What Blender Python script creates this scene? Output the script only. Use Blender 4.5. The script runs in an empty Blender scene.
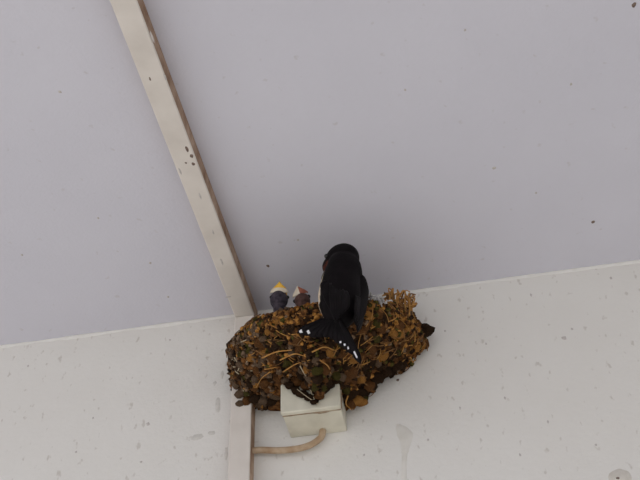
import bpy, bmesh, math, random
from math import sin, cos, pi, sqrt, radians
from mathutils import Vector, Matrix, noise

random.seed(7)
scene = bpy.context.scene
COL = scene.collection
H = 2.5                      # ceiling height; wall face is the plane y = 0

# ------------------------------------------------------------------ camera
F = 1000.0
RC = ((0.9841679460777496, 0.1756209605435724, -0.023890000645812273),
      (-0.13878722540014626, 0.6797903600764179, -0.7201549641659795),
      (-0.11023411440580869, 0.7120690588453673, 0.693401828275813))   # rows: image right, image down, view direction
CAM = Vector((0.2052816, -0.74794993, H - 0.64144475))
cam_data = bpy.data.cameras.new('camera')
cam_data.sensor_fit = 'HORIZONTAL'; cam_data.sensor_width = 36.0
cam_data.lens = 36.0 * F / 640.0
cam_data.clip_start = 0.01
cam = bpy.data.objects.new('camera', cam_data); COL.objects.link(cam)
r, d, f_ = (Vector(v) for v in RC)
m = Matrix((r, -d, -f_)).transposed().to_4x4(); m.translation = CAM
cam.matrix_world = m
scene.camera = cam

# ------------------------------------------------------------------ world, sun, exposure
world = bpy.data.worlds.new('overcast_sky'); scene.world = world
world.use_nodes = True
bg = world.node_tree.nodes['Background']
bg.inputs['Color'].default_value = (0.90, 0.93, 1.0, 1); bg.inputs['Strength'].default_value = 1.0
sun_data = bpy.data.lights.new('sun', 'SUN'); sun_data.energy = 1.5; sun_data.angle = radians(3)
sun_data.color = (1.0, 0.95, 0.88)
sun = bpy.data.objects.new('sun', sun_data); COL.objects.link(sun)
sun.location = (-3, -2, 6)
sun.rotation_euler = Vector((0.25, 0.55, -1.0)).to_track_quat('-Z', 'Y').to_euler()
vs = scene.view_settings
vs.view_transform = 'Standard'; vs.look = 'None'; vs.gamma = 1.0; vs.use_curve_mapping = False
vs.exposure = 0.42

# ------------------------------------------------------------------ helpers
def P(x, p, z):
    """x along the wall, p out from the wall, z relative to the ceiling -> world"""
    return Vector((x, -p, H + z))

def at(px, py, p):
    """pixel direction met with the plane p metres in front of the wall -> (x, p, z)"""
    q = Vector(RC[0]) * ((px - 320) / F) + Vector(RC[1]) * ((py - 240) / F) + Vector(RC[2])
    t = (-p - CAM.y) / q.y
    w = CAM + q * t
    return (w.x, p, w.z - H)

def at_ceiling(px, py):
    q = Vector(RC[0]) * ((px - 320) / F) + Vector(RC[1]) * ((py - 240) / F) + Vector(RC[2])
    t = (H - CAM.z) / q.z
    w = CAM + q * t
    return (w.x, -w.y, 0.0)

WORLD_LOC = {}
def wl(o):
    return WORLD_LOC.get(o, Vector((0, 0, 0)))

def empty(name, loc):
    o = bpy.data.objects.new(name, None); COL.objects.link(o)
    o.empty_display_size = 0.02
    o.location = loc; WORLD_LOC[o] = Vector(loc)
    return o

def tag(o, label=None, cat=None, group=None, kind=None):
    if label: o['label'] = label
    if cat: o['category'] = cat
    if group: o['group'] = group
    if kind: o['kind'] = kind
    return o

def link_mesh(name, me, parent, loc):
    o = bpy.data.objects.new(name, me); COL.objects.link(o)
    if parent is not None:
        o.parent = parent
        o.location = Vector(loc) - wl(parent)
    else:
        o.location = loc
    WORLD_LOC[o] = Vector(loc)
    return o

def obj(name, verts, faces, mats, parent=None, smooth=True, matidx=None, origin=None):
    """one mesh object out of world-space vertices"""
    vs_ = [Vector(v) for v in verts]
    if origin is None:
        lo = Vector([min(v[i] for v in vs_) for i in range(3)])
        hi = Vector([max(v[i] for v in vs_) for i in range(3)])
        origin = (lo + hi) / 2
    origin = Vector(origin)
    me = bpy.data.meshes.new(name)
    me.from_pydata([v - origin for v in vs_], [], faces)
    for mt in (mats if isinstance(mats, (list, tuple)) else [mats]):
        me.materials.append(mt)
    if matidx is not None:
        me.polygons.foreach_set('material_index', matidx)
    if smooth:
        me.polygons.foreach_set('use_smooth', [True] * len(me.polygons))
    bm = bmesh.new(); bm.from_mesh(me)
    bmesh.ops.recalc_face_normals(bm, faces=bm.faces)
    bm.to_mesh(me); bm.free()
    me.update()
    return link_mesh(name, me, parent, origin)

def box_vf(lo, hi):
    (x0, y0, z0), (x1, y1, z1) = lo, hi
    v = [(x0,y0,z0),(x1,y0,z0),(x1,y1,z0),(x0,y1,z0),(x0,y0,z1),(x1,y0,z1),(x1,y1,z1),(x0,y1,z1)]
    f = [(0,3,2,1),(4,5,6,7),(0,1,5,4),(1,2,6,5),(2,3,7,6),(3,0,4,7)]
    return v, f

def box(name, lo, hi, mat, parent=None, bevel=0.0, seg=2):
    v, f = box_vf(lo, hi)
    o = obj(name, v, f, mat, parent, smooth=False)
    if bevel:
        bm = bmesh.new(); bm.from_mesh(o.data)
        bmesh.ops.bevel(bm, geom=list(bm.edges), offset=bevel, segments=seg, affect='EDGES', profile=0.5)
        bm.to_mesh(o.data); bm.free()
        o.data.polygons.foreach_set('use_smooth', [len(p.vertices) == 4 and p.area < bevel * 0.05 for p in o.data.polygons])
    return o

def tube_vf(pts, radii, n=6, cap=True, flat=1.0):
    pts = [Vector(p) for p in pts]
    if not isinstance(radii, (list, tuple)): radii = [radii] * len(pts)
    v, f = [], []
    prev = None
    for i, p in enumerate(pts):
        t = (pts[min(i+1, len(pts)-1)] - pts[max(i-1, 0)]).normalized()
        if prev is None:
            a = Vector((0, 0, 1)) if abs(t.z) < 0.9 else Vector((1, 0, 0))
            nrm = t.cross(a).normalized()
        else:
            nrm = (prev - t * prev.dot(t)).normalized()
        prev = nrm
        b = t.cross(nrm)
        for k in range(n):
            a = 2 * pi * k / n
            v.append(p + (nrm * cos(a) + b * sin(a) * flat) * radii[i])
    for i in range(len(pts) - 1):
        for k in range(n):
            f.append((i*n+k, i*n+(k+1) % n, (i+1)*n+(k+1) % n, (i+1)*n+k))
    if cap:
        f.append(tuple(range(n))); f.append(tuple((len(pts)-1)*n + k for k in range(n)))
    return v, f

def smooth_path(pts, n=8):
    """Catmull-Rom through the points"""
    pts = [Vector(p) for p in pts]
    ex = [pts[0]*2 - pts[1]] + pts + [pts[-1]*2 - pts[-2]]
    out = []
    for i in range(1, len(ex) - 2):
        for k in range(n):
            t = k / n
            a, b, c, e = ex[i-1], ex[i], ex[i+1], ex[i+2]
            out.append(0.5*((2*b) + (c-a)*t + (2*a-5*b+4*c-e)*t*t + (3*b-a-3*c+e)*t**3))
    out.append(pts[-1])
    return out

def ellipsoid_vf(c, axes, nu=20, nv=12):
    """axes: three Vectors (already scaled)"""
    c = Vector(c); X, Y, Z = (Vector(a) for a in axes)
    v = [c + Z]; f = []
    for i in range(1, nv):
        th = pi * i / nv
        for k in range(nu):
            a = 2*pi*k/nu
            v.append(c + X*(sin(th)*cos(a)) + Y*(sin(th)*sin(a)) + Z*cos(th))
    v.append(c - Z)
    L = len(v) - 1
    for k in range(nu):
        f.append((0, 1+k, 1+(k+1) % nu))
        f.append((L, L-nu+(k+1) % nu, L-nu+k))
    for i in range(nv-2):
        for k in range(nu):
            f.append((1+i*nu+k, 1+(i+1)*nu+k, 1+(i+1)*nu+(k+1) % nu, 1+i*nu+(k+1) % nu))
    return v, f

def merge(*vfs):
    V, Fc = [], []
    for v, f in vfs:
        o = len(V); V += list(v); Fc += [tuple(i+o for i in q) for q in f]
    return V, Fc

def fused(name, vf, voxel, parent, mats, pick, smooth_it=4):
    """remesh overlapping closed shapes into one continuous skin; pick(world point) -> material slot"""
    o = obj(name, vf[0], vf[1], mats, None)
    md = o.modifiers.new('r', 'REMESH'); md.mode = 'VOXEL'; md.voxel_size = voxel
    ms = o.modifiers.new('s', 'SMOOTH'); ms.iterations = smooth_it; ms.factor = 0.5
    dg = bpy.context.evaluated_depsgraph_get()
    me = bpy.data.meshes.new_from_object(o.evaluated_get(dg))
    loc = o.location.copy()
    old = o.data
    bpy.data.objects.remove(o); bpy.data.meshes.remove(old)
    me.name = name
    me.materials.clear()
    for mt in mats: me.materials.append(mt)
    for p in me.polygons:
        p.use_smooth = True
        p.material_index = pick(p.center + loc)
    return link_mesh(name, me, parent, loc)

# ------------------------------------------------------------------ materials
def srgb(r, g, b):
    c = lambda u: (u/255/12.92) if u/255 <= 0.04045 else ((u/255+0.055)/1.055)**2.4
    return (c(r), c(g), c(b), 1)

def mat(name, c1, c2=None, rough=0.8, scale=40, bump=0.0, bscale=None, spec=0.3, contrast=(0.35, 0.65), detail=4, sheen=0.0):
    m_ = bpy.data.materials.new(name); m_.use_nodes = True
    nt = m_.node_tree; b = nt.nodes['Principled BSDF']
    b.inputs['Roughness'].default_value = rough
    b.inputs['Specular IOR Level'].default_value = spec
    tc = nt.nodes.new('ShaderNodeTexCoord')
    if c2 is None:
        b.inputs['Base Color'].default_value = c1
    else:
        n = nt.nodes.new('ShaderNodeTexNoise'); n.inputs['Scale'].default_value = scale; n.inputs['Detail'].default_value = detail
        rp = nt.nodes.new('ShaderNodeValToRGB')
        rp.color_ramp.elements[0].position = contrast[0]; rp.color_ramp.elements[0].color = c1
        rp.color_ramp.elements[1].position = contrast[1]; rp.color_ramp.elements[1].color = c2
        nt.links.new(tc.outputs['Object'], n.inputs['Vector']); nt.links.new(n.outputs['Fac'], rp.inputs['Fac'])
        nt.links.new(rp.outputs['Color'], b.inputs['Base Color'])
    if bump:
        n2 = nt.nodes.new('ShaderNodeTexNoise'); n2.inputs['Scale'].default_value = bscale or scale; n2.inputs['Detail'].default_value = 3
        bp = nt.nodes.new('ShaderNodeBump'); bp.inputs['Strength'].default_value = bump; bp.inputs['Distance'].default_value = 0.001
        nt.links.new(tc.outputs['Object'], n2.inputs['Vector']); nt.links.new(n2.outputs['Fac'], bp.inputs['Height'])
        nt.links.new(bp.outputs['Normal'], b.inputs['Normal'])
    return m_

def painted(name, base, tint, speck, speck_scale, speck_cut, bump, bscale):
    """matt paint: faint broad mottling, fine dirt flecks, roller stipple"""
    m_ = mat(name, base, tint, rough=0.9, scale=7, bump=bump, bscale=bscale, spec=0.2, contrast=(0.3, 0.7))
    nt = m_.node_tree; b = nt.nodes['Principled BSDF']
    src = b.inputs['Base Color'].links[0].from_socket
    tc = next(n for n in nt.nodes if n.type == 'TEX_COORD')
    mp = nt.nodes.new('ShaderNodeMapping'); mp.inputs['Scale'].default_value = (1.0, 1.0, 0.6)
    n = nt.nodes.new('ShaderNodeTexNoise'); n.inputs['Scale'].default_value = speck_scale; n.inputs['Detail'].default_value = 2
    rp = nt.nodes.new('ShaderNodeValToRGB')
    rp.color_ramp.elements[0].position = speck_cut; rp.color_ramp.elements[0].color = (0, 0, 0, 1)
    rp.color_ramp.elements[1].position = speck_cut + 0.08; rp.color_ramp.elements[1].color = (1, 1, 1, 1)
    mx = nt.nodes.new('ShaderNodeMix'); mx.data_type = 'RGBA'
    nt.links.new(tc.outputs['Object'], mp.inputs['Vector']); nt.links.new(mp.outputs['Vector'], n.inputs['Vector'])
    nt.links.new(n.outputs['Fac'], rp.inputs['Fac'])
    nt.links.new(rp.outputs['Color'], mx.inputs[0])
    nt.links.new(src, mx.inputs[6]); mx.inputs[7].default_value = speck
    nt.links.new(mx.outputs[2], b.inputs['Base Color'])
    return m_

M = {}
M['wall'] = painted('wall_paint', (0.745, 0.725, 0.69, 1), (0.785, 0.77, 0.74, 1), (0.62, 0.59, 0.55, 1), 150, 0.64, 0.5, 260)
M['ceiling'] = painted('ceiling_paint', (0.635, 0.63, 0.70, 1), (0.665, 0.66, 0.73, 1), (0.59, 0.575, 0.62, 1), 110, 0.69, 0.25, 320)
M['bead'] = mat('edge_filler', (0.755, 0.74, 0.71, 1), (0.81, 0.80, 0.775, 1), rough=0.85, scale=60, bump=0.4, bscale=150)
M['ground'] = mat('concrete', (0.46, 0.44, 0.41, 1), (0.55, 0.53, 0.50, 1), rough=0.95, scale=3, bump=0.3, bscale=60)
M['duct'] = mat('trunking_plastic', (0.65, 0.60, 0.55, 1), (0.75, 0.70, 0.65, 1), rough=0.6, scale=35, bump=0.1, bscale=90, contrast=(0.3, 0.7))
M['grime'] = mat('grimy_plastic', (0.24, 0.14, 0.085, 1), (0.56, 0.42, 0.32, 1), rough=0.8, scale=60, bump=0.3, bscale=200, contrast=(0.3, 0.75))
M['speck'] = mat('fly_speck', (0.12, 0.08, 0.065, 1), (0.22, 0.16, 0.13, 1), rough=0.7, scale=400)
M['palespeck'] = mat('dust_speck', (0.48, 0.44, 0.42, 1), (0.58, 0.54, 0.52, 1), rough=0.9, scale=300)
M['drip'] = mat('dried_drip', (0.66, 0.635, 0.585, 1), (0.75, 0.725, 0.68, 1), rough=0.6, scale=60)
M['scuff'] = mat('grey_scuff', (0.58, 0.56, 0.53, 1), (0.68, 0.66, 0.62, 1), rough=0.9, scale=220)
M['putty'] = mat('filler_patch', (0.60, 0.56, 0.50, 1), (0.68, 0.65, 0.60, 1), rough=0.9, scale=120, bump=0.4, bscale=300)
M['boxplastic'] = mat('yellowed_plastic', (0.60, 0.57, 0.47, 1), (0.72, 0.69, 0.58, 1), rough=0.5, scale=45, bump=0.08, bscale=120)
M['boxdirt'] = mat('stained_plastic', (0.20, 0.12, 0.06, 1), (0.50, 0.42, 0.31, 1), rough=0.7, scale=90, contrast=(0.35, 0.7))
M['cable'] = mat('cable_sheath', (0.36, 0.24, 0.14, 1), (0.52, 0.40, 0.28, 1), rough=0.55, scale=90)
def mud(name, a, b): return mat(name, a, b, rough=0.95, scale=260, bump=0.9, bscale=500, spec=0.1, contrast=(0.4, 0.6))
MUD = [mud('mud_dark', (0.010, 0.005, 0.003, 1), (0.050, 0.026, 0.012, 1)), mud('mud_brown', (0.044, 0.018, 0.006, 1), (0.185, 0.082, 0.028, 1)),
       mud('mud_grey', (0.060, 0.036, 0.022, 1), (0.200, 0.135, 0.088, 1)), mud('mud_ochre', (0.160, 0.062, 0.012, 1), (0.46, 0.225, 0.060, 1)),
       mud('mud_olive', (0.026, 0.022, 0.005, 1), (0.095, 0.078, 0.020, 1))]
STRAW = [mat('straw_golden', (0.34, 0.15, 0.03, 1), (0.50, 0.26, 0.07, 1), rough=0.7, scale=150),
         mat('straw_brown', (0.14, 0.065, 0.02, 1), (0.24, 0.12, 0.04, 1), rough=0.8, scale=150),
         mat('straw_pale', (0.46, 0.38, 0.25, 1), (0.56, 0.48, 0.34, 1), rough=0.7, scale=150)]
M['plume'] = mat('blue_black_plumage', (0.0025, 0.0018, 0.0022, 1), (0.006, 0.004, 0.005, 1), rough=0.7, scale=160, spec=0.1, bump=0.3, bscale=500)
M['rufous'] = mat('rufous_plumage', (0.045, 0.010, 0.006, 1), (0.085, 0.020, 0.011, 1), rough=0.85, scale=200)
M['cream'] = mat('cream_plumage', (0.55, 0.44, 0.32, 1), (0.68, 0.58, 0.46, 1), rough=0.9, scale=160)
M['quill'] = mat('wing_quill', (0.003, 0.0022, 0.0025, 1), (0.007, 0.005, 0.006, 1), rough=0.6, scale=90, spec=0.12)
M['tailspot'] = mat('white_tail_spot', (0.66, 0.66, 0.70, 1), (0.80, 0.80, 0.84, 1), rough=0.7, scale=120)
M['horn'] = mat('black_beak', (0.012, 0.009, 0.009, 1), (0.02, 0.015, 0.015, 1), rough=0.4, scale=80)
M['eye'] = mat('glossy_eye', (0.004, 0.003, 0.003, 1), rough=0.1, spec=0.6)
M['chick'] = mat('grey_nestling_down', (0.022, 0.018, 0.026, 1), (0.075, 0.062, 0.078, 1), rough=0.95, scale=260, bump=0.6, bscale=500)
M['chick2'] = mat('brown_nestling_down', (0.045, 0.025, 0.022, 1), (0.12, 0.065, 0.055, 1), rough=0.95, scale=260, bump=0.6, bscale=500)
M['gape'] = mat('yellow_gape', (0.72, 0.40, 0.035, 1), (0.85, 0.52, 0.07, 1), rough=0.5, scale=150)
M['flange'] = mat('pale_flange', (0.60, 0.50, 0.38, 1), (0.72, 0.64, 0.52, 1), rough=0.6, scale=150)
M['mouth'] = mat('red_mouth', (0.22, 0.06, 0.035, 1), (0.34, 0.11, 0.06, 1), rough=0.4, scale=150)
M['down'] = mat('white_down', (0.42, 0.40, 0.39, 1), (0.60, 0.58, 0.56, 1), rough=0.95, scale=120)

# ------------------------------------------------------------------ the setting: a porch corner
wall = box('wall_back', P(-1.0, 0, -H - 0.02), P(1.4, -0.12, 0.12), M['wall'])
tag(wall, 'off white speckled plaster wall carrying the bird nest', kind='structure')
ceiling = box('ceiling', P(-1.0, 1.7, 0), P(1.4, -0.12, 0.12), M['ceiling'])
tag(ceiling, 'pale mauve white painted porch ceiling', kind='structure')
wall_r = box('wall_right_added', P(1.4, 1.7, -H - 0.02), P(1.52, -0.12, 0.12), M['wall'])  # unseen wall, added so less light arrives from the right
tag(wall_r, 'unseen off white wall added to cut light from the right', kind='structure')
ground = box('floor', (-25, -25, -0.15), (25, 12, 0.0), M['ground'])
tag(ground, 'pale concrete floor and yard below the porch', kind='structure')

# wavering ridge of filler along the joint of wall and ceiling
bv, bf = [], []
n = 220
for i in range(n + 1):
    x = -0.45 + 1.1 * i / n
    a = 0.0009 + 0.0016 * (noise.noise(Vector((x * 22, 3, 0))) * 0.7 + 0.5) + 0.0008 * noise.noise(Vector((x * 90, 7, 0)))
    a = max(a, 0.0005)
    bv += [P(x, 0.0, -a * 1.5), P(x, a * 0.55, -a * 0.75), P(x, a * 0.9, 0.0), P(x, -0.001, 0.001)]
for i in range(n):
    for k in range(3):
        bf.append((i*4+k, (i+1)*4+k, (i+1)*4+k+1, i*4+k+1))
tag(obj('trim_1', bv, bf, M['bead']), 'thin uneven white filler line between wall and ceiling', kind='structure')

# ------------------------------------------------------------------ cable trunking
TX0, TX1, TH = 0.0058, 0.0248, 0.018
SKEW = -0.0112
def trunking(name, on_wall, label):
    root = empty(name, P((TX0 + TX1) / 2, 0, -1.2) if on_wall else P((TX0 + TX1) / 2, TH, 0))
    if on_wall:
        box('channel', P(TX0 + 0.0006, TH - 0.0025, -2.2), P(TX1 - 0.0004, 0, 0.0), M['grime'], root, 0.0005)
        box('cover', P(TX0, TH, -2.2), P(TX1, TH - 0.0028, -TH - 0.0002), M['duct'], root, 0.0011, 3)
    else:
        box('channel', P(TX0 + 0.0006, 1.6, -TH + 0.0025), P(TX1 - 0.0004, TH, 0.0), M['grime'], root, 0.0005)
        box('cover', P(TX0, 1.6, -TH), P(TX1, TH - 0.0028, -TH + 0.0028), M['duct'], root, 0.0011, 3)
    if not on_wall: root.rotation_euler.z = SKEW          # laid a touch out of square
    tag(root, label, 'cable trunking')
    return root
tr_c = trunking('cable_trunking', False, 'off white cable trunking with grimy brown edge running across the ceiling')
tr_w = trunking('cable_trunking', True, 'off white cable trunking running down the wall from behind the nest')

# ------------------------------------------------------------------ marks on the surfaces
def splat(name, c, rx, ry, h, normal, mt, parent, seed=0, n=9, irr=.25):
    """small flattened irregular blob stuck on a flat surface"""
    rnd = random.Random(seed)
    nrm = Vector(normal); a = Vector((1, 0, 0)); b = nrm.cross(a).normalized()
    v, f = [c + nrm * h], []
    rad = [1 + rnd.uniform(-irr, irr) for _ in range(n)]
    for ring, (s, hh) in enumerate(((0.6, 0.75), (1.0, -0.2))):
        for k in range(n):
            t = 2*pi*k/n
            v.append(c + (a*cos(t)*rx + b*sin(t)*ry) * s * rad[k] + nrm*h*hh)
    for k in range(n):
        f.append((0, 1+k, 1+(k+1) % n)); f.append((1+k, 1+n+k, 1+n+(k+1) % n, 1+(k+1) % n))
    return obj(name, v, f, mt, parent)

def px_ceiling(x, y): return P(*at_ceiling(x, y))
def px_wall(x, y): return P(*at(x, y, 0.0))
for i, (x, y, s, k) in enumerate([(593, 222, .0018, 'speck'), (634, 5, .002, 'speck'), (494, 168, .0016, 'palespeck'), (268, 266, .0018, 'speck'),
                                  (571, 84, .0012, 'palespeck'), (60, 92, .0012, 'palespeck'), (150, 263, .0014, 'palespeck'), (168, 297, .0015, 'palespeck'),
                                  (465, 30, .001, 'palespeck'), (352, 246, .0012, 'palespeck'), (298, 240, .0012, 'palespeck'), (536, 193, .0011, 'palespeck'),
                                  (98, 218, .0011, 'palespeck'), (405, 90, .0011, 'palespeck'), (22, 255, .0012, 'palespeck')]):
    splat('dirt_speck', px_ceiling(x, y), s, s * 1.2, .0005, (0, 0, -1), M[k], ceiling, i)
for i, (x, y, s, t, k) in enumerate([(564, 338, .0022, .0026, 'palespeck'), (572, 329, .0012, .0016, 'palespeck'), (611, 278, .0012, .0022, 'palespeck'), (398, 380, .0016, .0018, 'speck'),
                                     (486, 344, .001, .0016, 'palespeck'), (445, 331, .0012, .0016, 'palespeck'), (531, 295, .001, .002, 'palespeck'), (548, 422, .001, .002, 'palespeck'),
                                     (148, 424, .0018, .0022, 'palespeck'), (170, 340, .0016, .0012, 'palespeck'), (76, 452, .0012, .0014, 'palespeck'), (93, 418, .001, .0014, 'palespeck'),
                                     (28, 366, .001, .0014, 'palespeck'), (141, 462, .0012, .0012, 'palespeck'), (505, 398, .001, .0018, 'palespeck'), (596, 445, .001, .0014, 'palespeck'),
                                     (428, 440, .001, .0015, 'palespeck'), (460, 408, .0009, .0018, 'palespeck'), (520, 455, .001, .0016, 'palespeck'), (364, 455, .001, .0012, 'palespeck')]):
    splat('dirt_speck', px_wall(x, y), s, t, .0005, (0, -1, 0), M[k], wall, 40 + i)
# greyish scuffs left of the trunking
for i, (x, y, a, b) in enumerate([(198, 437, .007, .0035), (212, 433, .004, .0025), (218, 405, .0025, .009), (222, 375, .002, .006), (215, 383, .002, .003), (226, 455, .002, .008)]):
    splat('scuff_mark', px_wall(x, y), a, b, .00025, (0, -1, 0), M['scuff'], wall, 90 + i, 12)
# dried drip: bulb at the top and two thin runs below
c0 = [(398, 424), (404, 432), (406, 440), (405, 452), (404, 466), (404, 480), (404, 500)]
pth = smooth_path([px_wall(*q) for q in c0], 6)
v, f = [], []
for i, q in enumerate(pth):
    w = 0.0036 + 0.0044 * max(0, 1 - abs(i - 8) / 9) - (0.001 if i > 18 else 0)
    if i < 3: w *= (.35, .6, .85)[i]
    v += [q + Vector((-w, .0002, 0)), q + Vector((-w * .7, -.0004, 0)), q + Vector((w * .7, -.0004, 0)), q + Vector((w, .0002, 0))]
for i in range(len(pth) - 1):
    for k in range(3): f.append((i*4+k, i*4+k+1, i*4+k+5, i*4+k+4))
obj('drip_stain', v, f, M['drip'], wall)
pt = splat('filler_patch', px_wall(620, 478), .0105, .009, .0018, (0, -1, 0), M['putty'], wall, 200, 18, .05)
splat('dirt_speck', px_wall(618, 479) + Vector((0, -.0017, 0)), .0016, .0012, .0006, (0, -1, 0), M['speck'], wall, 201)
# fly specks on the ceiling trunking
def on_duct(x, y, s, t, k, seed, mt='speck'):
    q = Vector(RC[0]) * ((x - 320) / F) + Vector(RC[1]) * ((y - 240) / F) + Vector(RC[2])
    tt = (H - TH - CAM.z) / q.z
    w = wl(tr_c) + Matrix.Rotation(-SKEW, 3, 'Z') @ (CAM + q * tt - wl(tr_c))
    splat('dirt_speck', w, s, t, .0004, (0, 0, -1), M[mt], tr_c, seed)
for i, a in enumerate([(187, 149, .0013, .0042, 'c'), (191.5, 156, .0017, .0022, 'c'), (193, 164, .0016, .002, 'c'), (186, 163, .001, .0012, 'c'), (150, 79, .0008, .002, 'c')]):
    on_duct(*a, 300 + i)
for i, a in enumerate([(152, 37, .0008, .005), (180, 171, .0008, .004), (165, 77, .001, .003), (200, 196, .001, .004), (228, 297, .003, .001), (222, 262, .001, .005), (213, 232, .0009, .003)]):
    on_duct(*a, 'c', 330 + i, 'palespeck')

# ------------------------------------------------------------------ junction box and its cable
BX0, BX1, BD, BZ0, BZ1 = 0.0572, 0.1082, 0.041, -0.1515, -0.098
jb = empty('junction_box', P((BX0 + BX1) / 2, 0, BZ0))
box('body', P(BX0, BD - 0.006, BZ0), P(BX1, 0, BZ1), M['boxplastic'], jb, 0.0012)
cv = box('cover', P(BX0 - 0.0008, BD, BZ0 - 0.0006), P(BX1 + 0.0004, BD - 0.0055, BZ1 + 0.0006), M['boxplastic'], jb, 0.0012)
# brown grime caught in the joint under the cover
v, f = [], []
n = 40
for i in range(n + 1):
    x = BX0 + (BX1 - BX0) * i / n
    w = 0.0006 + 0.0007 * abs(noise.noise(Vector((x * 240, 0, 1))))
    if 0.55 < i / n < 0.82: w += 0.0012 * sin((i / n - .55) / .27 * pi)
    v += [P(x, BD - 0.0050, BZ0 - w), P(x, BD - 0.0062, BZ0 - w), P(x, BD - 0.0062, BZ0 + 0.001), P(x, BD - 0.0050, BZ0 + 0.001)]
for i in range(n):
    for k in range(4):
        f.append((i*4+k, i*4+(k+1) % 4, (i+1)*4+(k+1) % 4, (i+1)*4+k))
f += [(0, 1, 2, 3), (n*4, n*4+1, n*4+2, n*4+3)]
tag(obj('seam_grime', v, f, M['boxdirt'], jb), 'brown grime in the joint of the cover')
# stained right side edge
rv = []
for k in range(9):
    z = BZ0 + 0.002 + 0.0055 * k
    w = 0.0018 + 0.0010 * noise.noise(Vector((k * .8, 2, 2)))
    rv.append((z, w))
v, f = [], []
for z, w in rv:
    v += [P(BX1 + 0.0001, BD - 0.007, z), P(BX1 + 0.0010, BD - 0.007 - w, z), P(BX1 + 0.0001, BD - 0.010 - 2*w, z)]
for i in range(len(rv) - 1):
    f += [(i*3, i*3+1, i*3+4, i*3+3), (i*3+1, i*3+2, i*3+5, i*3+4)]
tag(obj('mud_streak', v, f, M['boxdirt'], jb), 'brown mud streak down the side')
tag(jb, 'yellowed white plastic junction box on the wall under the nest', 'junction box')

cp = [at(x, y, p) for x, y, p in ((252, 450.5, .006), (262, 450, .006), (278, 450.5, .007), (296, 449, .008), (309, 445.5, .007), (317, 441, .007), (321.5, 436.5, .007), (323, 430, .007))]
v, f = tube_vf(smooth_path([P(*q) for q in cp], 7), 0.0030, 10)
tag(obj('power_cable', v, f, M['cable']), 'short beige cable curving from the trunking into the junction box', 'cable')

# ------------------------------------------------------------------ the nest
nest = empty('bird_nest', P(0.095, 0, -0.14))
tag(nest, 'mud and straw swallow nest built on the junction box under the ceiling', 'nest')
CX = 0.098
def rim_z(u):
    e = abs(2*u - 1)
    return -0.095 + (0.046 if u < .5 else 0.052) * e ** 1.5
def bot_z(u):
    base = -0.120 if u < .5 else -0.120 - 0.012 * min(1, (u - .5) * 3)
    return base - 0.024 * math.exp(-((u - .50) / .085) ** 2)
def table(t, v):
    for (v0, a0), (v1, a1) in zip(t, t[1:]):
        if v <= v1: 
            w = (v - v0) / (v1 - v0); w = w * w * (3 - 2 * w) * .5 + w * .5
            return a0 + (a1 - a0) * w
    return t[-1][1]
PL = ((0, .93), (.25, 1.0), (.6, .97), (.88, .84), (1, .62))
PM = ((0, .98), (.3, 1.0), (.6, .86), (.85, .66), (1, .42))
PR = ((0, .93), (.33, .99), (.55, .79), (.78, .47), (1, .20))
def S(u, v, inflate=0.0):
    phi = pi * (1 - u)
    if u < .5: w = min(1, (0.5 - u) * 3); s = table(PL, v) * w + table(PM, v) * (1 - w)
    else: w = min(1, (u - 0.5) * 3); s = table(PR, v) * w + table(PM, v) * (1 - w)
    ax = 0.092 if u < .5 else 0.086
    cxb = 0.088
    x = CX + (ax + inflate) * cos(phi)
    x = cxb + (x - cxb) * s
    sp = (1 - (v * 0.90) ** 2.2) ** (1 / 2.2) * (1 + 0.06 * sin(pi * min(1, v * 1.3)))
    p = (0.104 + inflate) * max(0, sin(phi)) * sp
    z = rim_z(u) + (bot_z(u) - rim_z(u)) * v
    lump = 0.005 * noise.noise(Vector((x * 45, p * 45, z * 45)))
    return Vector((x, p + max(0, lump), z + lump * 0.5))
NU, NV = 56, 18
cv_, cf_ = [], []
for j in range(NV + 1):
    for i in range(NU + 1):
        q = S(i / NU, j / NV, -0.003); cv_.append(P(q.x, q.y + 0.0005, q.z))
for j in range(NV):
    for i in range(NU):
        a = j * (NU + 1) + i
        cf_.append((a, a + 1, a + NU + 2, a + NU + 1))
# underside
b0 = NV * (NU + 1); ci = len(cv_); cv_.append(P(0.09, 0.004, -0.132))
for i in range(NU): cf_.append((b0 + i, b0 + i + 1, ci))
# hollow of the cup
inner0 = len(cv_)
NI = 7
for j in range(NI):
    t = (j + 1) / NI
    for i in range(NU + 1):
        q = S(i / NU, 0, -0.003)
        g = 0.90 * (1 - t) ** 0.6 if j < NI - 1 else 0.02
        x = 0.098 + (q.x - 0.098) * g; p = 0.003 + (q.y) * g
        cv_.append(P(x, p, q.z * (1 - t) + (-0.112) * t))
for i in range(NU): cf_.append((i, i + 1, inner0 + i + 1, inner0 + i))
for j in range(NI - 1):
    for i in range(NU):
        a = inner0 + j * (NU + 1) + i
        cf_.append((a, a + 1, a + NU + 2, a + NU + 1))
obj('mud_cup', cv_, cf_, MUD[1], nest)

def normal(u, v):
    e = 0.01
    u0, u1 = max(0.001, u - e), min(0.999, u + e); v0, v1 = max(0, v - e), min(1, v + e)
    a = S(u1, v) - S(u0, v); b = S(u, v1) - S(u, v0)
    n_ = Vector((a.x, -a.y, a.z)).cross(Vector((b.x, -b.y, b.z)))
    if n_.length < 1e-12: return Vector((0, -1, 0))
    n_.normalize()
    # outward: away from the cup's axis
    c = S(u, v); out = Vector((c.x - 0.095, -c.y - 0.02, c.z + 0.09))
    return n_ if n_.dot(out) > 0 else -n_

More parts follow.
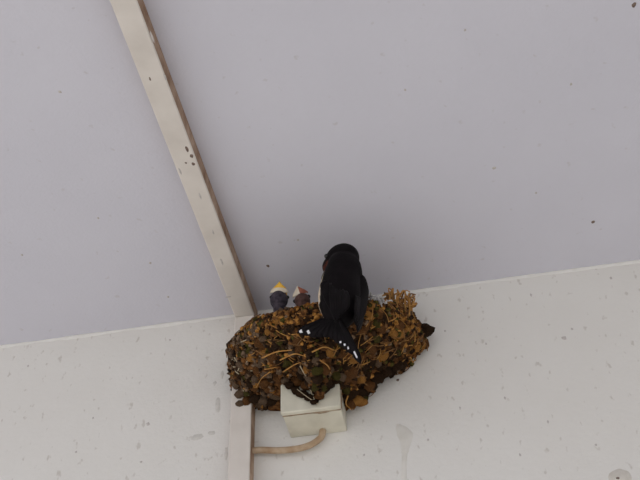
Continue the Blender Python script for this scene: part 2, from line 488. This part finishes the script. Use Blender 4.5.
def pellet_mesh(seed, mt):
    rnd = random.Random(seed)
    bm = bmesh.new(); bmesh.ops.create_icosphere(bm, subdivisions=2, radius=1.0)
    off = Vector((rnd.uniform(0, 50), rnd.uniform(0, 50), 0))
    for w in bm.verts:
        w.co *= 1 + 0.42 * noise.noise(w.co * 1.1 + off) + 0.20 * noise.noise(w.co * 2.6 + off)
    me = bpy.data.meshes.new('mud_pellet'); bm.to_mesh(me); bm.free()
    me.materials.append(mt)
    me.polygons.foreach_set('use_smooth', [True] * len(me.polygons))
    return me
PELLETS = [[pellet_mesh(10 * k + s, MUD[k]) for s in range(4)] for k in range(5)]

def mud_kind_shaded(u, v, rnd):
    """which mud colour a pellet gets: left flank grey, rim and right flank straw coloured, underside shade painted in as more dark mud"""
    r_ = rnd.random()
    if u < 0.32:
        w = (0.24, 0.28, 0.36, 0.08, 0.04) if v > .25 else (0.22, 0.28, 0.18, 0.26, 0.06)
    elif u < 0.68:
        w = (0.26, 0.30, 0.08, 0.28, 0.08) if v < .45 else (0.52, 0.26, 0.06, 0.04, 0.12)  # lower mix leans dark: shade of the underside put into the mud colour
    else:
        w = (0.24, 0.32, 0.05, 0.25, 0.14) if v < .5 else (0.46, 0.32, 0.04, 0.08, 0.10)  # same painted underside shade, low on the right flank
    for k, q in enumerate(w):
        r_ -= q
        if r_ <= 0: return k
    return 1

rnd = random.Random(21)
spots = []
def try_spot(c, rad):
    for q, rr in spots:
        if (q - c).length < (rad + rr) * 0.62: return False
    spots.append((c, rad)); return True

placed = 0
def place_pellet(c, n_, rad, kind):
    global placed
    me = PELLETS[kind][rnd.randrange(4)]
    o = link_mesh('mud_pellet', me, nest, c)
    z = n_.to_track_quat('Z', 'Y')
    o.rotation_mode = 'QUATERNION'
    o.rotation_quaternion = z @ Vector((0, 0, 1)).rotation_difference(Vector((rnd.uniform(-.3, .3), rnd.uniform(-.3, .3), 1)).normalized())
    o.scale = (rad * rnd.uniform(.9, 1.35), rad * rnd.uniform(.75, 1.0), rad * rnd.uniform(.7, .95))
    placed += 1

# larger pellets that stand out on the edges
EDGE = [(428, 331, .018, .0062, 0), (421, 335, .019, .0058, 0), (412, 340, .024, .0058, 1), (423, 327, .018, .0052, 0), (416, 331, .020, .0056, 1), (409, 332, .024, .0056, 3), (416, 324, .022, .005, 1), (405, 350, .022, .0062, 3), (399, 357, .022, .0058, 1), (396, 366, .020, .0062, 0),
        (386, 371, .022, .0058, 0), (378, 378, .020, .0062, 0), (368, 386, .018, .0058, 1), (361, 392, .016, .0058, 0), (356, 400, .014, .0056, 3), (362, 402, .010, .0045, 3), (351, 404, .014, .005, 1), (350, 394, .022, .006, 0),
        (410, 316, .026, .0048, 1), (234, 344, .034, .0052, 0), (232, 350, .030, .0056, 2), (234, 362, .028, .0055, 2), (236, 373, .026, .0055, 2), (238, 384, .024, .0056, 2), (240, 394, .02, .0054, 2),
        (247, 401, .018, .0052, 1), (255, 399, .022, .0055, 0), (263, 401, .020, .0050, 2), (271, 402, .018, .0048, 0), (276, 396, .022, .005, 2), (240, 404, .018, .0035, 2)]
for x, y, p, rad, k in EDGE:
    c = P(*at(x, y, p)); spots.append((c, rad)); place_pellet(c, Vector((0, -1, -.3)).normalized(), rad, k)
# mud stuck on the face of the junction box, in a tongue that narrows downwards
for x, y, rad in ((290, 385, .0042), (296, 390, .0042), (302, 394, .0044), (309, 398, .0040), (314, 402, .0030), (319, 396, .0040), (316, 389, .005), (306, 386, .005), (325, 390, .0042), (330, 384, .0042), (297, 382, .005), (322, 381, .005), (311, 380, .005), (285, 381, .0038)):
    c = P(*at(x, y, BD + .003)); spots.append((c, rad)); place_pellet(c, Vector((0, -1, 0)), rad, rnd.choice((0, 1, 2, 0, 1)))
tries = 0
while placed < 290 and tries < 6000:
    tries += 1
    u = 0.02 + 0.96 * rnd.random(); v_ = rnd.random() ** 0.9
    q = S(u, v_, 0.0015); rad = rnd.uniform(.0036, .0058)
    c = P(q.x, q.y, q.z)
    if BX0 - .004 < q.x < BX1 + .004 and q.z < -.12 and q.y < BD: continue
    if not try_spot(c, rad): continue
    place_pellet(c, normal(u, v_), rad, mud_kind_shaded(u, v_, rnd))

# crumbs and small pellets between them, far too many to tell apart
def blob_vf(c, rad, rnd_, n_):
    t = (0, 1, .618)
    vs_ = []
    ph = 1.618
    base = [(-1,ph,0),(1,ph,0),(-1,-ph,0),(1,-ph,0),(0,-1,ph),(0,1,ph),(0,-1,-ph),(0,1,-ph),(ph,0,-1),(ph,0,1),(-ph,0,-1),(-ph,0,1)]
    rot = Matrix.Rotation(rnd_.uniform(0, 6.28), 3, Vector((rnd_.gauss(0, 1), rnd_.gauss(0, 1), rnd_.gauss(0, 1))).normalized())
    sc = (rnd_.uniform(.7, 1.4), rnd_.uniform(.6, 1.1), rnd_.uniform(.6, 1.0))
    for b in base:
        w = Vector((b[0]*sc[0], b[1]*sc[1], b[2]*sc[2])) / 1.9 * rnd_.uniform(.75, 1.25)
        vs_.append(c + rot @ w * rad)
    f_i = [(0,11,5),(0,5,1),(0,1,7),(0,7,10),(0,10,11),(1,5,9),(5,11,4),(11,10,2),(10,7,6),(7,1,8),(3,9,4),(3,4,2),(3,2,6),(3,6,8),(3,8,9),(4,9,5),(2,4,11),(6,2,10),(8,6,7),(9,8,1)]
    return vs_, f_i
V, Fc, MI = [], [], []
for i in range(3600):
    u = 0.01 + 0.98 * rnd.random(); v_ = rnd.random() ** 0.85
    q = S(u, v_, rnd.uniform(0, .0050))
    if BX0 - .002 < q.x < BX1 + .002 and q.z < -.12 and q.y < BD: continue
    vv, ff = blob_vf(P(q.x, q.y, q.z), rnd.uniform(.0014, .0034), rnd, None)
    o0 = len(V); V += vv; Fc += [tuple(a + o0 for a in t) for t in ff]; MI += [mud_kind_shaded(u, v_, rnd)] * 20
# rim, rougher and higher
for i in range(420):
    u = rnd.random(); q = S(u, 0, rnd.uniform(-.010, .002))
    vv, ff = blob_vf(P(q.x, q.y, q.z + rnd.uniform(-.004, .004)), rnd.uniform(.002, .0042), rnd, None)
    o0 = len(V); V += vv; Fc += [tuple(a + o0 for a in t) for t in ff]; MI += [mud_kind_shaded(u, 0, rnd)] * 20
tag(obj('mud_crumbs', V, Fc, MUD, nest, smooth=True, matidx=MI), kind='stuff')

# straw: loose stalks worked into the mud
def stalk_pts(u, v_, length, rnd_, lift):
    q = S(u, v_, 0.002); n_ = normal(u, v_)
    a = Vector((rnd_.gauss(0, 1), rnd_.gauss(0, .6), rnd_.gauss(0, .7)))
    a = (a - n_ * a.dot(n_)).normalized()
    bend = n_.cross(a) * rnd_.uniform(-.5, .5)
    c = P(q.x, q.y, q.z); out = []
    for k in range(6):
        t = k / 5 - .5
        out.append(c + a * t * length + bend * (t * t) * length + n_ * (0.0025 + lift * (t + .5) ** 2 - 0.5 * t * t * length))
    return out
V, Fc, MI = [], [], []
for i in range(330):
    u = min(.98, max(.02, rnd.betavariate(1.3, 1.1))); v_ = rnd.random() ** 1.3 * .85
    vv, ff = tube_vf(stalk_pts(u, v_, rnd.uniform(.008, .020), rnd, rnd.uniform(0, .002)), rnd.uniform(.0003, .0006), 4)
    o0 = len(V); V += vv; Fc += [tuple(a + o0 for a in t) for t in ff]
    MI += [rnd.choice((0, 1, 1, 1, 0) if u > .25 else (1, 1, 2, 1))] * len(ff)
tag(obj('grass_fibres', V, Fc, STRAW, nest, matidx=MI), kind='stuff')
# single stalks that can be told apart
def stalk(pts, rad, k):
    pts = smooth_path(pts, 4)
    v, f = tube_vf(pts, [rad * (1 - .5 * i / len(pts)) for i in range(len(pts))], 5)
    obj('straw', v, f, STRAW[k], nest)
def pp(*a): return [P(*at(*q)) for q in a]
for a, rad, k in (
    (((306, 377, .05), (310, 389, .047), (316, 403, .043)), .0007, 2), (((318, 404, .044), (306, 396, .047), (297, 389, .05)), .0005, 2), (((330, 383, .048), (334, 372, .052), (335, 364, .058)), .0007, 0),
    (((338, 381, .044), (335, 368, .05), (331, 360, .06)), .0009, 2), (((283, 372, .06), (296, 364, .075), (310, 360, .085)), .0008, 0), (((262, 358, .08), (276, 352, .09), (292, 350, .097)), .0010, 0),
    (((280, 360, .085), (294, 354, .095), (304, 356, .098)), .0009, 0), (((246, 340, .05), (258, 332, .068), (270, 330, .08)), .0009, 0), (((262, 338, .075), (276, 332, .09), (290, 333, .1)), .0009, 1),
    (((300, 366, .08), (306, 376, .066), (314, 382, .06)), .0006, 2), (((240, 360, .045), (246, 372, .04), (244, 384, .033)), .0006, 2), (((232, 338, .03), (229, 344, .03), (231, 351, .031)), .0005, 1),
    (((270, 372, .07), (262, 378, .055), (256, 388, .04)), .0006, 0), (((312, 352, .098), (324, 347, .1), (334, 350, .098)), .0009, 0), (((320, 360, .09), (328, 366, .08), (331, 374, .066)), .0008, 0),
    (((366, 346, .066), (376, 338, .060), (386, 335, .052)), .0009, 0), (((370, 328, .08), (380, 322, .075), (396, 322, .06)), .0009, 0), (((378, 352, .044), (388, 346, .038), (397, 340, .032)), .0008, 1),
    (((354, 376, .044), (360, 366, .052), (364, 356, .060)), .0008, 1), (((348, 396, .04), (346, 404, .03), (352, 410, .02)), .0008, 0), (((262, 322, .06), (270, 317, .075), (282, 316, .09)), .0009, 0),
    (((270, 318, .075), (284, 316, .09), (298, 319, .1)), .0009, 0), (((286, 323, .098), (298, 325, .104), (306, 322, .106)), .0008, 1)):
    stalk(pp(*a), rad * .8, k)
# wispy tuft standing up at the wall on the right
for i in range(46):
    r2 = random.Random(500 + i)
    bx = r2.uniform(383, 412); by = r2.uniform(303, 322); p0 = r2.uniform(.022, .05)
    tx = bx + r2.uniform(-10, 12); ty = r2.uniform(288, 303) + (4 if bx > 408 else 0)
    q = [(bx, by, p0), ((bx + tx) / 2 + r2.uniform(-6, 6), (by + ty) / 2 + r2.uniform(-3, 3), p0 * .95), (tx, ty, p0 * .9), (tx + r2.uniform(-7, 7), ty + r2.uniform(-1, 6), p0 * .85)]
    stalk(pp(*q), r2.uniform(.0007, .0014), r2.choice((0, 0, 0, 1)))
# pale down lining that pokes out beside the bird
V, Fc = [], []
for i in range(130):
    r2 = random.Random(900 + i)
    c = P(*at(374 + r2.gauss(0, 5), 301 + r2.gauss(0, 2.2), .084 + r2.uniform(-.006, .006)))
    a = Vector((r2.gauss(0, 1), r2.gauss(0, 1), r2.gauss(0.3, .8))).normalized() * r2.uniform(.003, .007)
    b = Vector((r2.gauss(0, 1), r2.gauss(0, 1), r2.gauss(0, 1))) * .0016
    vv, ff = tube_vf([c - a * .5, c + b, c + a * .5], [.0007, .0009, .0004], 4)
    o0 = len(V); V += vv; Fc += [tuple(t + o0 for t in q) for q in ff]
tag(obj('down_lining', V, Fc, M['down'], nest), 'tuft of pale down lining', kind='stuff')

# ------------------------------------------------------------------ the adult swallow
bird = empty('swallow', P(0.118, 0.104, -0.10))
tag(bird, 'black adult swallow with its back turned, clinging to the nest rim', 'bird')
def V3(t): return P(*t)
VENT = V3(at(339, 322, .116)); CHEST = V3(at(343, 290, .118)); NECK = V3(at(344, 271, .115)); HEAD = V3(at(342.5, 259.5, .111))
UP = (NECK - VENT).normalized()
FACE = Vector((-.68, .73, 0)); FACE = (FACE - UP * FACE.dot(UP)).normalized()   # the way its breast points
SIDE = FACE.cross(UP).normalized()                                               # its right
# trunk as lofted rings
def ring_loft(rows, n=24):
    v, f = [], []
    for c, a, b in rows:
        for k in range(n):
            t = 2*pi*k/n
            v.append(c + a * cos(t) + b * sin(t))
    for i in range(len(rows) - 1):
        for k in range(n):
            f.append((i*n+k, i*n+(k+1) % n, (i+1)*n+(k+1) % n, (i+1)*n+k))
    f.append(tuple(range(n))); f.append(tuple((len(rows)-1)*n+k for k in range(n)))
    return v, f
L = (NECK - VENT).length
rows = []
for t, w, dpt, fo in ((-.10, .005, .004, 0), (0, .010, .009, 0), (.12, .0140, .013, .001), (.30, .0175, .0170, .002), (.50, .0185, .0185, .003), (.68, .0180, .0180, .003), (.84, .0172, .0165, .002), (1.0, .0163, .0150, 0), (1.14, .0148, .0135, 0), (1.28, .011, .010, .001)):
    rows.append((VENT + UP * (L * t) + FACE * fo, SIDE * w, FACE * dpt))
trunk = ring_loft(rows)
LOOK = Vector((-.92, .34, -.22)).normalized()          # the head is turned to its left, towards the chicks
HUP = (UP - LOOK * UP.dot(LOOK)).normalized(); HS = LOOK.cross(HUP)
head = ellipsoid_vf(HEAD, (LOOK * .0155, HS * .0142, HUP * .0138))
brow = ellipsoid_vf(HEAD + LOOK * .0095 - HUP * .0015, (LOOK * .0105, HS * .0098, HUP * .0092))
def bird_mat(q):
    e = q - HEAD
    if e.length < .024 and e.dot(LOOK) > .0095 and (e.dot(HUP) > .004 or e.dot(HUP) < -.003): return 1
    g = q - VENT
    h = g.dot(UP)
    if g.dot(FACE) > .0050 and L * .30 < h < L * .97: return 2
    if g.dot(FACE) > .010 and h <= L * .30: return 2
    return 0
body = fused('body', merge(trunk, head, brow), .0012, bird, [M['plume'], M['rufous'], M['cream']], bird_mat, 5)
# beak: two short broad mandibles
def wedge(base, dirn, upv, side, length, w, h, name, mt, parent, droop=0.0):
    v, f = [], []
    N = 6
    for i in range(N + 1):
        t = i / N
        ww = w * (1 - t) ** 0.7 + .0003; hh = h * (1 - t) ** 0.8 + .0003
        c = base + dirn * length * t - upv * droop * t * t
        for k in range(8):
            a = 2*pi*k/8
            v.append(c + side * cos(a) * ww + upv * sin(a) * hh)
    for i in range(N):
        for k in range(8):
            f.append((i*8+k, i*8+(k+1) % 8, (i+1)*8+(k+1) % 8, (i+1)*8+k))
    f += [tuple(range(8)), tuple(N*8+k for k in range(8))]
    return obj(name, v, f, mt, parent)
bb = HEAD + LOOK * .0158 - HUP * .0052
wedge(bb, (LOOK - HUP * .25).normalized(), HUP, HS, .0085, .0050, .0019, 'upper_beak', M['horn'], bird, .0015)
wedge(bb - HUP * .0022, (LOOK - HUP * .30).normalized(), HUP, HS, .0072, .0044, .0013, 'lower_beak', M['horn'], bird)
for s in (-1, 1):
    v, f = ellipsoid_vf(HEAD + LOOK * .0095 + HS * s * .0108 + HUP * .0020, (Vector((.0022, 0, 0)), Vector((0, .0022, 0)), Vector((0, 0, .0022))), 12, 8)
    obj('eye', v, f, M['eye'], bird)
# a feather: a flat leaf along pts with a raised shaft; spot = pale patch range along the vane
def feather(name, root, tip, nrm, w, parent, mt, curl=0.0, spot=None, taper=.65):
    ax = tip - root; ln = ax.length; ax.normalize()
    sd = ax.cross(nrm).normalized(); nn = sd.cross(ax)
    N = 14
    v, f, mi = [], [], []
    for i in range(N + 1):
        t = i / N
        ww = w * (0.45 + 0.55 * min(1, t * 3)) * (1 - max(0, (t - taper) / (1 - taper)) ** 2.2 * .96)
        c = root + ax * ln * t + nn * curl * (t * t - t)
        for k, (a, hgt) in enumerate(((-1, -.0002), (-.45, .0002), (0, .0006), (.45, .0002), (1, -.0002), (.45, -.0005), (-.45, -.0005))):
            v.append(c + sd * a * ww + nn * hgt)
    for i in range(N):
        for k in range(7):
            f.append((i*7+k, i*7+(k+1) % 7, (i+1)*7+(k+1) % 7, (i+1)*7+k))
            mi.append(1 if spot and spot[0] <= i / N < spot[1] and k in spot[2] else 0)
    f += [tuple(range(7)), tuple(N*7+k for k in range(7))]; mi += [0, 0]
    return obj(name, v, f, [mt, M['tailspot']], parent, matidx=mi)
# folded wings: a shell of coverts with long quills below
def wing(s):
    sh = VENT + UP * (L * .93) + SIDE * s * .0125 - FACE * .006
    el = VENT + UP * (L * .50) + SIDE * s * .0168 - FACE * .0055
    tp = VENT - UP * .006 + SIDE * s * .0085 - FACE * .0125
    lo = FACE * (.0055 if s < 0 else 0)
    kx = .9
    if s < 0: sh = VENT + UP * (L * .66) + SIDE * s * .0125 + FACE * .002; kx = .74; el = el - SIDE * s * .0045; tp = tp - SIDE * s * .002
    path = smooth_path([sh, VENT + UP * (L * (.76 if s > 0 else .58)) + SIDE * s * .0185 * kx - FACE * .006 + lo, el + lo, VENT + UP * (L * .24) + SIDE * s * .0155 * kx - FACE * .0095 + lo * .9, tp + lo * .5], 5)
    rad = []
    n_ = len(path)
    v, f = [], []
    K = 14
    for i, c in enumerate(path):
        t = i / (n_ - 1)
        w = (.0108 if s > 0 else .0088) * (sin(pi * min(1, .18 + t * .62)) ** .8) * (1 - .35 * t)
        th = .0048 * (1 - .55 * t)
        out = (SIDE * s * .55 - FACE * .83).normalized()
        lat = (SIDE * s * .83 + FACE * .55).normalized()
        if i in (0, n_ - 1): w *= .35; th *= .4
        for k in range(K):
            a = 2*pi*k/K
            v.append(c + lat * cos(a) * w + out * sin(a) * th)
    for i in range(n_ - 1):
        for k in range(K):
            f.append((i*K+k, i*K+(k+1) % K, (i+1)*K+(k+1) % K, (i+1)*K+k))
    f += [tuple(range(K)), tuple((n_-1)*K+k for k in range(K))]
    w_ = obj('wing', v, f, M['plume'], bird)
    for k in range(6):
        r0 = VENT + UP * (L * (.52 - .03 * k)) + SIDE * s * kx * (.0205 - .0028 * k) - FACE * (.0070 + .0016 * k)
        t0 = VENT - UP * (.014 - .0026 * k) + SIDE * s * (.0105 - .0012 * k) - FACE * (.0128 + .0008 * k)
        feather('flight_feather', r0, t0, -FACE + SIDE * s * .4, .0034, w_, M['quill'], -.004, taper=.7)
    return w_
wing(1); wing(-1)
# forked tail, spread and braced against the nest
tb = V3(at(338, 316, .121))
TAIL = [(297, 333, .111, .0036, (.80, .86, (1, 2))), (303, 335, .1135, .0036, (.76, .81, (1, 2))), (310, 337, .1155, .0036, None), (317, 337, .117, .0036, None),
        (324, 337, .118, .0036, None), (331, 339, .118, .0036, None), (337, 343, .117, .0036, None), (342, 347, .116, .0034, (.76, .84, (2,))),
        (347, 350, .115, .0034, (.74, .82, (2,))), (351, 354, .114, .0032, (.72, .80, (2,))), (357, 358, .113, .0032, (.70, .79, (2,))), (361, 364, .112, .0030, (.66, .82, (2,)))]
for i, (x, y, p, w, sp) in enumerate(TAIL):
    tip = V3(at(x, y, p)); ax = (tip - tb).normalized()
    nn = (CAM - tip).normalized()
    feather('tail_feather', tb + ax * .004 + nn * (.0003 * i), tip + nn * (.0003 * i), nn, w, bird, M['quill'], .001, sp, .78)
# legs and feet gripping the rim
for s in (-1, 1):
    hip = VENT + UP * (L * .12) + SIDE * s * .006 + FACE * .007
    q = S(.545 + .035 * s, 0, 0.0)
    ank = P(q.x, q.y - .003, q.z + .0055)
    v, f = tube_vf(smooth_path([hip, (hip + ank) / 2 + UP * .002, ank], 4), [.0035, .0033, .003, .0026, .0022, .0018, .0015, .0014, .0013], 8)
    lg = obj('leg', v, f, M['horn'], bird)
    for dx, dz, df in ((-.004, -.001, .005), (0, -.001, .007), (.004, -.001, .005), (0, -.004, -.004)):
        e = ank + SIDE * dx + UP * dz + FACE * df
        v, f = tube_vf(smooth_path([ank, (ank + e) / 2 + UP * .0012, e, e + FACE * .0015 - UP * .002], 3), .0007, 6)
        obj('toe', v, f, M['horn'], lg)

# ------------------------------------------------------------------ two begging chicks
def chick(px, py, p, size, look, mats, label, gape, yellow):
    hd = V3(at(px, py, p)); look = Vector(look).normalized()
    root = empty('swallow_chick', Vector((hd.x, hd.y + .004, H - .108)))
    up = Vector((0, 0, 1)); up = (up - look * up.dot(look)).normalized()
    # look points out through the beak; 'dorsal' is the crown side, away from the camera
    sd = Vector((1, 0, 0)); sd = (sd - look * sd.dot(look)).normalized()
    dorsal = look.cross(sd).normalized()
    if dorsal.y < 0: dorsal = -dorsal
    bodyc = Vector((hd.x, hd.y + .006, H - .090))
    e1 = ellipsoid_vf(hd, (sd * .0088 * size, dorsal * .0088 * size, look * .0098 * size))
    e2 = ellipsoid_vf(bodyc, (Vector((.014, 0, 0)), Vector((0, .014, 0)), Vector((0, 0, .018))))
    nk = tube_vf(smooth_path([bodyc, bodyc.lerp(hd, .5) + Vector((0, .001, 0)), hd], 5), .0062 * size, 12)
    fused('body', merge(e1, e2, nk), .0011, root, [mats], lambda q: 0, 4)
    # gaping beak: near mandible low and pale, far mandible raised
    def mandible(name, side_dir, length, w, open_, mt_out, mt_in, mt_tip=None, paint=lambda t, a: False):
        base = hd + look * .0060 * size + side_dir * .0030 * size
        dirn = (look * cos(open_) + side_dir * sin(open_)).normalized()
        nrm = sd.cross(dirn).normalized()
        if nrm.dot(side_dir) < 0: nrm = -nrm
        v, f, mi = [], [], []
        N, K = 7, 9
        for layer in (0, 1):
            for i in range(N + 1):
                t = i / N
                ww = w * (1 - t ** 1.7) + .0004
                for k in range(K):
                    a = -1 + 2 * k / (K - 1)
                    v.append(base + dirn * length * t * (1 - .12 * a * a) + sd * a * ww + nrm * ((1 - a * a) * .0020 * (1 - .6 * t) + (.0009 if layer else 0) + (-.0008 * (abs(a) > .9))))
        n_ = (N + 1) * K
        for layer in (0, 1):
            for i in range(N):
                for k in range(K - 1):
                    q = layer * n_ + i * K + k
                    f.append((q, q + 1, q + K + 1, q + K)); mi.append((2 if paint(i / N, k / (K - 1)) else 0) if layer else 1)
        ring = [k for k in range(K)] + [i * K + K - 1 for i in range(1, N + 1)] + [N * K + k for k in range(K - 2, -1, -1)] + [i * K for i in range(N - 1, 0, -1)]
        for a, b in zip(ring, ring[1:] + ring[:1]):
            f.append((a, b, n_ + b, n_ + a)); mi.append(0)
        return obj(name, v, f, [mt_out, mt_in, mt_tip or mt_out], root, matidx=mi)
    mandible('lower_beak', -dorsal, .0112 * size, .0086 * size, gape * .6, M['flange'], M['mouth'], M['gape'] if yellow else M['mouth'],
             (lambda t, a: t > .3) if yellow else (lambda t, a: a > .45 and t < .75))
    mandible('upper_beak', dorsal, .0150 * size, .0062 * size, gape * .35, M['horn'] if not yellow else M['gape'], M['gape'] if yellow else M['mouth'])
    for s in (-1, 1):
        v, f = ellipsoid_vf(hd + look * .003 * size + sd * s * .0078 * size, (Vector((.0019, 0, 0)), Vector((0, .0019, 0)), Vector((0, 0, .0019))), 10, 6)
        obj('eye', v, f, M['eye'], root)
    tag(root, label, 'chick')
    return root
chick(279, 300, .072, .95, (.16, -.12, 1), M['chick'], 'grey swallow chick with bright yellow open beak peeking over the nest rim', .55, True)
chick(302.5, 301, .074, .82, (-.25, -.10, 1), M['chick2'], 'small brownish swallow chick with pale beak sitting closest to the adult bird', .5, False)
